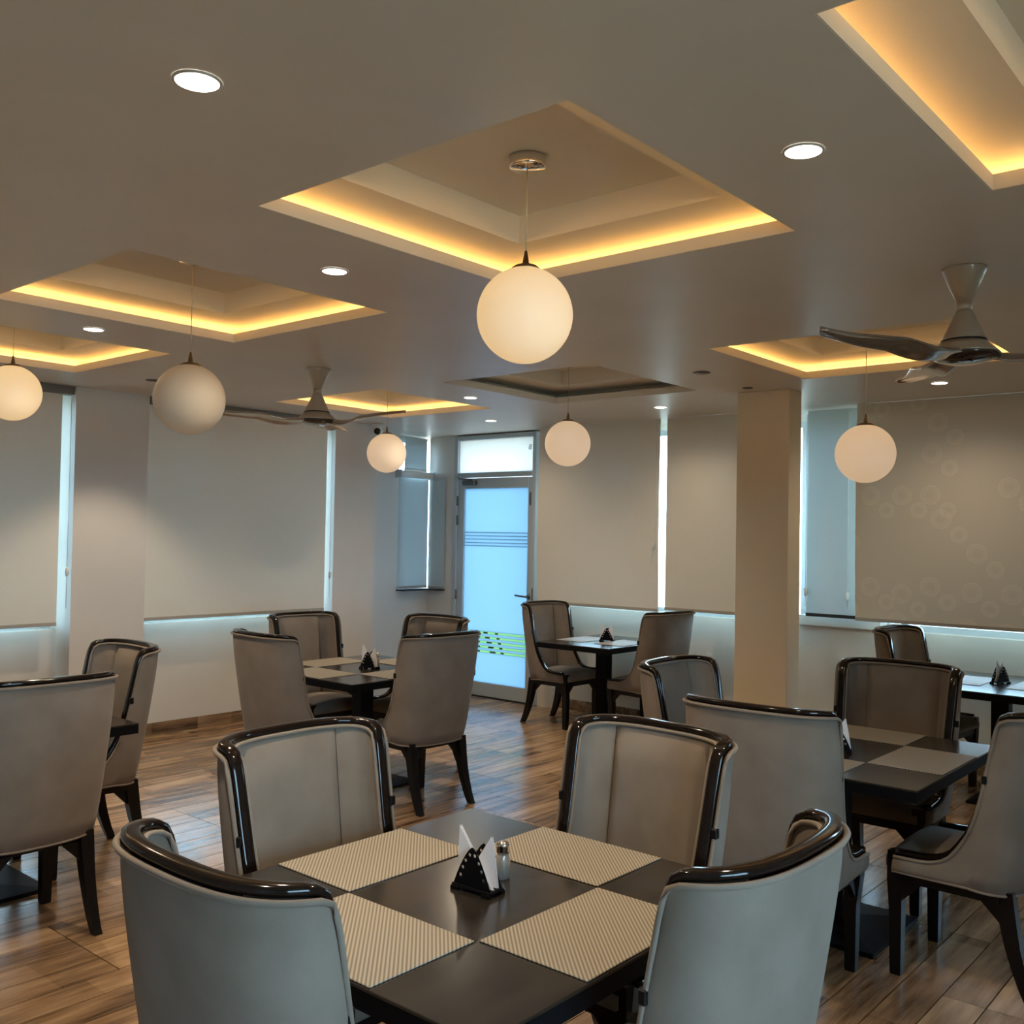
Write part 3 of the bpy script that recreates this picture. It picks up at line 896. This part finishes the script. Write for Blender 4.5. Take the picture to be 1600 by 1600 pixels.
# ------------------------------------------------------------------ napkin holders, napkins, shakers
def rounded_tri(w_, h_, n=14):
    pts = [(-w_/2, 0), (w_/2, 0)]
    arc = []
    for i in range(n+1):                 # convex flanks rising to a rounded tip
        u = i/n
        arc.append((w_/2*(1-u)**.72*(1 if u < 1 else 0), h_*u**.92))
    right = arc[1:-1]
    left = [(-x, z) for x, z in right[::-1]]
    return pts[:1]+pts[1:]+right+[(0, h_)]+left
def plate_with_holes(name, w_, h_, yy, thick, parent):
    """perforated plate: triangle-like outline with round holes, via a filled 2D curve"""
    cu = bpy.data.curves.new(name, 'CURVE'); cu.dimensions = '2D'; cu.fill_mode = 'BOTH'; cu.extrude = thick/2
    def spl(pts):
        s_ = cu.splines.new('POLY'); s_.points.add(len(pts)-1); s_.use_cyclic_u = True
        for p, q in zip(s_.points, pts): p.co = (q[0], q[1], 0, 1)
    spl(rounded_tri(w_, h_))
    for (hx, hz, hr) in ((-.037, .026, .0045), (-.030, .046, .0045), (-.021, .064, .0045), (-.008, .080, .0045), (.008, .080, .0045), (.021, .064, .0045), (.030, .046, .0045), (.037, .026, .0045)):
        spl([(hx+hr*math.cos(2*PI*q/12), hz+hr*math.sin(2*PI*q/12)) for q in range(12)])
    tmp = bpy.data.objects.new(name, cu); C.objects.link(tmp)
    dg_ = bpy.context.evaluated_depsgraph_get(); dg_.update()
    me = bpy.data.meshes.new_from_object(tmp.evaluated_get(dg_))
    bpy.data.objects.remove(tmp)
    me.transform(Matrix.Rotation(PI/2, 4, 'X')); me.transform(Matrix.Translation((0, yy, .012)))
    me.materials.clear(); me.materials.append(M['black_metal'])
    return link(name, me, parent)
def make_holder(loc, rz, label):
    t = empty('napkin_holder', loc, rz)
    plate_with_holes('side_plate', .118, .100, -.022, .002, t)
    plate_with_holes('side_plate', .118, .100, .022, .002, t)
    b = bmesh.new()
    add_box(b, -.062, .062, -.028, .028, .008, .014, .001)
    for sx in (-1, 1):
        add_box(b, sx*.050-.012, sx*.050+.012, -.032, -.018, 0, .009); add_box(b, sx*.050-.012, sx*.050+.012, .018, .032, 0, .009)
    bm_obj('tray', b, M['black_metal'], t)
    return tag(t, label, 'napkin holder', 'perforated black napkin holders')
def make_napkin(loc, rz, tri, label):
    """a folded stack of paper napkins standing as a triangle"""
    o = None
    b = bmesh.new()
    for s_ in (-.0014, .0014):
        dx = s_*1.3
        v0 = [b.verts.new((p[0]+dx, s_-.0007, p[1])) for p in tri]; v1 = [b.verts.new((p[0]+dx, s_+.0007, p[1])) for p in tri]
        b.faces.new(v0[::-1]); b.faces.new(v1)
        for q in range(len(tri)):
            k = (q+1) % len(tri); b.faces.new((v0[q], v0[k], v1[k], v1[q]))
    o = bm_obj('napkin', b, M['napkin'])
    o.location = loc; o.rotation_euler = (0, 0, rz)
    return tag(o, label, 'napkin', 'folded paper napkins in the holders')
holders = []
HD = [('front', 1.835, 1.655, R(-88), 'black perforated napkin holder in the centre of the foreground table', 'foreground table'),
      ('left', 4.31, 4.87, R(-80), 'black perforated napkin holder on the middle left table', 'middle left table'),
      ('door', 6.93, 4.82, R(-70), 'small dark napkin holder on the table by the door', 'table by the door'),
      ('right', 4.075, 1.655, R(-70), 'black perforated napkin holder half hidden behind a chair, right table', 'right table'),
      ('far', 6.80, 1.70, R(-20), 'napkin holder on the distant table at the right edge', 'distant right table')]
TL = [(-.056, .016), (.057, .016), (-.052, .155)]
TR = [(-.046, .016), (.057, .016), (.036, .138)]
for i, (k, x, y, rz, lab, tn) in enumerate(HD):
    h = make_holder((x, y, .7502), rz, lab) if i == 0 else dup(holders[0], (x, y, .7502), rz)
    tag(h, lab, 'napkin holder', 'perforated black napkin holders'); holders.append(h)
    c, s = math.cos(rz), math.sin(rz)
    for (oy, tri, w_) in ((-.008, TL, 'taller left'), (.010, TR, 'shorter right')):
        make_napkin((x-s*oy, y+c*oy, .7502), rz, tri, f'{w_} white folded napkin in the holder on the {tn}')
def shaker(x, y, label):
    t = empty('salt_shaker', (x, y, .7502))
    lathe('glass_jar', [(.017, 0), (.019, .004), (.019, .050), (.016, .060), (.014, .066)], M['glass_jar'], t, n=20)
    lathe('metal_cap', [(.0165, .066), (.0172, .070), (.0165, .082), (.0172, .084), (.015, .092), (.006, .097)], M['chrome'], t, n=20)
    tag(t, label, 'shaker', 'salt shakers beside the napkin holders')
shaker(1.945, 1.668, 'glass salt shaker with chrome cap behind the foreground napkin holder')
shaker(4.13, 1.72, 'chrome capped salt shaker beside the right table napkin holder')
shaker(4.40, 4.90, 'small salt shaker beside the middle left table napkin holder')

# ------------------------------------------------------------------ pendant globes
RG = .156
def pendant(ci, gx, gy, gz, mt, label):
    x0, x1, y0, y1, _ = COFF[ci]
    zt = H+.21
    t = empty('pendant_lamp', (gx, gy, gz))
    lathe('canopy', [(.058, zt-gz-.0005), (.060, zt-gz-.004), (.060, zt-gz-.034), (.057, zt-gz-.038), (.0, zt-gz-.0385)], M['chrome'], t, n=40, cap1=False)
    lathe('cord', [(.0022, RG+.05), (.0022, zt-gz-.038)], M['cord'], t, n=8)
    lathe('fitter', [(.046, RG-.010), (.046, RG-.002), (.034, RG+.006), (.012, RG+.010), (.008, RG+.035), (.004, RG+.055)], M['globe_cap'], t, n=28)
    prof = []
    for i in range(25):
        a = -PI/2+(PI/2+R(73))*i/24
        prof.append((max(.0005, RG*math.cos(a)), RG*math.sin(a)))
    lathe('glass_globe', prof, M[mt], t, n=48, cap0=False)
    return tag(t, label, 'pendant lamp', 'white glass globe pendant lamps')
import mathutils
def on_ray(px, py, X):
    d = fw+rt2*((px-800)/FPX)-up2*((py-800)/FPX)
    s = X/d.x
    return d.x*s, d.y*s, EYE+d.z*s
for ci, px, py, X, mt, lab in (
    (0, 820, 493, 2.44, 'globe_warm', 'largest glowing globe pendant hanging from the central lit coffer'),
    (1, 296, 624, 2.40, 'globe_off', 'unlit brownish globe pendant under the left coffer'),
    (2, 19, 614, 2.39, 'globe_warm', 'glowing globe pendant cut by the left edge'),
    (5, 604, 708, 5.31, 'globe_mid', 'small globe pendant beside the dome camera, left of the door'),
    (4, 887, 693, 5.36, 'globe_mid', 'small globe pendant under the unlit dark coffer, right of the door'),
    (3, 1352, 709, 5.22, 'globe_mid', 'globe pendant right of the pillar before the wide dotted blind')):
    gx, gy, gz = on_ray(px, py, X)
    pendant(ci, gx, gy, gz, mt, lab)

# ------------------------------------------------------------------ downlights
def downlight(x, y, lit, label, r=.048, deep=False, p=1.0):
    t = empty('downlight', (x, y, H))
    lathe('trim_ring', [(r+.006, -.0005), (r+.006, -.003), (r, -.005), (r-.002, -.001)], M['down_ring' if lit and not deep else 'down_off'], t, n=32, cap0=False, cap1=False)
    lathe('lens', [(.0005, -.0045), (r-.001, -.0045), (r-.001, -.001)], M['down_lit' if lit and not deep else 'down_off'], t, n=32, cap0=False, cap1=False)
    if lit:
        ld = bpy.data.lights.new('lamp', 'SPOT'); ld.energy = SPOT_W*p; ld.color = (1, .81, .57)
        ld.spot_size = R(100 if deep else 150); ld.spot_blend = .5 if deep else 1.0; ld.shadow_soft_size = .04
        lo = bpy.data.objects.new('lamp', ld); C.objects.link(lo); lo.parent = t; lo.location = (0, 0, -.012)
    return tag(t, label, 'downlight', 'round recessed ceiling downlights')
downlight(1.214, 2.001, True, 'bright round downlight in the upper left of the ceiling', .05)
downlight(2.433, 1.093, True, 'bright round downlight right of the central coffer', p=.6)
downlight(2.456, 3.029, True, 'round downlight between the central and left coffers')
downlight(2.434, 4.928, True, 'round downlight between the two left coffers')
downlight(5.365, 5.002, True, 'tiny downlight between unlit coffer and lit coffer near the door')
downlight(6.551, 5.853, True, 'tiny downlight just before the transom of the glass door', p=.26)
downlight(6.581, 4.107, True, 'tiny downlight before the gap between two right blinds', p=.26)
downlight(6.525, 2.000, True, 'small downlight before the wide dotted blind, under the fan', p=.26)
downlight(3.532, 6.274, True, 'dark recessed spotlight before the left pier, half behind a globe', .046, deep=True, p=.55)
downlight(5.342, 3.044, False, 'unlit dark downlight left of the pillar top')
downlight(6.057, 3.098, False, 'unlit downlight close to the top of the pillar', .03)

# ------------------------------------------------------------------ ceiling fans
def make_fan(loc, rz, label):
    t = empty('ceiling_fan', loc, rz)      # origin on the ceiling
    lathe('canopy_cone', [(.079, 0), (.080, -.004), (.078, -.010), (.028, -.125)], M['fan_body'], t, n=40)
    lathe('neck', [(.026, -.124), (.026, -.158)], M['fan_body'], t, n=28)
    lathe('motor_cone', [(.028, -.157), (.034, -.170), (.075, -.262), (.079, -.268)], M['fan_body'], t, n=40)
    lathe('black_ring', [(.0795, -.2675), (.0815, -.270), (.0815, -.2735), (.080, -.275)], M['black_gloss'], t, n=40)
    lathe('motor_bowl', [(.080, -.2745), (.092, -.288), (.118, -.312), (.126, -.322)], M['fan_body'], t, n=40)
    lathe('gloss_underside', [(.126, -.3205), (.120, -.332), (.09, -.346), (.05, -.356), (.001, -.358)], M['fan_dark'], t, n=40, cap1=False)
    for k in range(3):
        a0 = k*2*PI/3
        n, mcs = 26, 8
        verts, faces = [], []
        for i in range(n+1):
            u = i/n
            r = .06+.66*u
            ang = .34*(1-u)**1.5-.10*math.sin(PI*u)       # swept root
            chord = .060+.065*math.sin(PI*min(1, u*1.15+.06))**.8*(1-.25*u)
            if u > .88: chord *= math.sqrt(max(.02, 1-((u-.88)/.12)**2))
            tilt = R(15)*(1-.35*u)
            zc = -.328+.014*u*u-.022*math.sin(PI*min(1, u*2.2))*(u < .46)
            cdir = Vector((math.cos(ang), math.sin(ang), 0)); tdir = Vector((-math.sin(ang), math.cos(ang), 0))
            for q in range(2*mcs):
                th = 2*PI*q/(2*mcs)
                s_ = math.cos(th)*chord/2; hgt = math.sin(th)*.008*(1.6-u)+.012*(1-(2*s_/max(chord, .001))**2)
                p = cdir*r+tdir*(s_*math.cos(tilt))+Vector((0, 0, zc+hgt+s_*math.sin(tilt)))
                verts.append(Matrix.Rotation(a0, 3, 'Z') @ p)
        mq = 2*mcs
        for i in range(n):
            for q in range(mq):
                faces.append((i*mq+q, i*mq+(q+1) % mq, (i+1)*mq+(q+1) % mq, (i+1)*mq+q))
        faces.append(tuple(range(mq))[::-1]); faces.append(tuple(n*mq+q for q in range(mq)))
        mesh_obj('blade', verts, faces, M['fan_blade'], t, True)
    return tag(t, label, 'ceiling fan', 'three blade ceiling fans with waisted stems')
fan = make_fan((3.857, 1.096, H), R(158), 'large champagne and chrome ceiling fan at the right, blades cut by the edge')
f2 = dup(fan, (3.900, 4.951, H), R(157)); tag(f2, 'smaller looking ceiling fan at the left, before the wide blind', 'ceiling fan', 'three blade ceiling fans with waisted stems')

# ------------------------------------------------------------------ dome security camera on the pier corner
t = empty('security_camera', (6.195, 6.955, H-.002))
lathe('mount', [(.058, 0), (.058, -.018), (.050, -.026), (.044, -.030)], M['white_plastic'], t, n=32)
b = bmesh.new(); bmesh.ops.create_uvsphere(b, u_segments=28, v_segments=18, radius=.048)
bmesh.ops.translate(b, verts=b.verts, vec=(-.004, -.004, -.066)); bm_obj('dome_housing', b, M['white_plastic'], t, True)
b = bmesh.new(); bmesh.ops.create_uvsphere(b, u_segments=28, v_segments=18, radius=.034)
bmesh.ops.translate(b, verts=b.verts, vec=(-.022, -.020, -.070)); bm_obj('black_lens', b, M['black_gloss'], t, True)
tag(t, 'small white dome camera with black lens at the ceiling by the pier corner', 'camera')
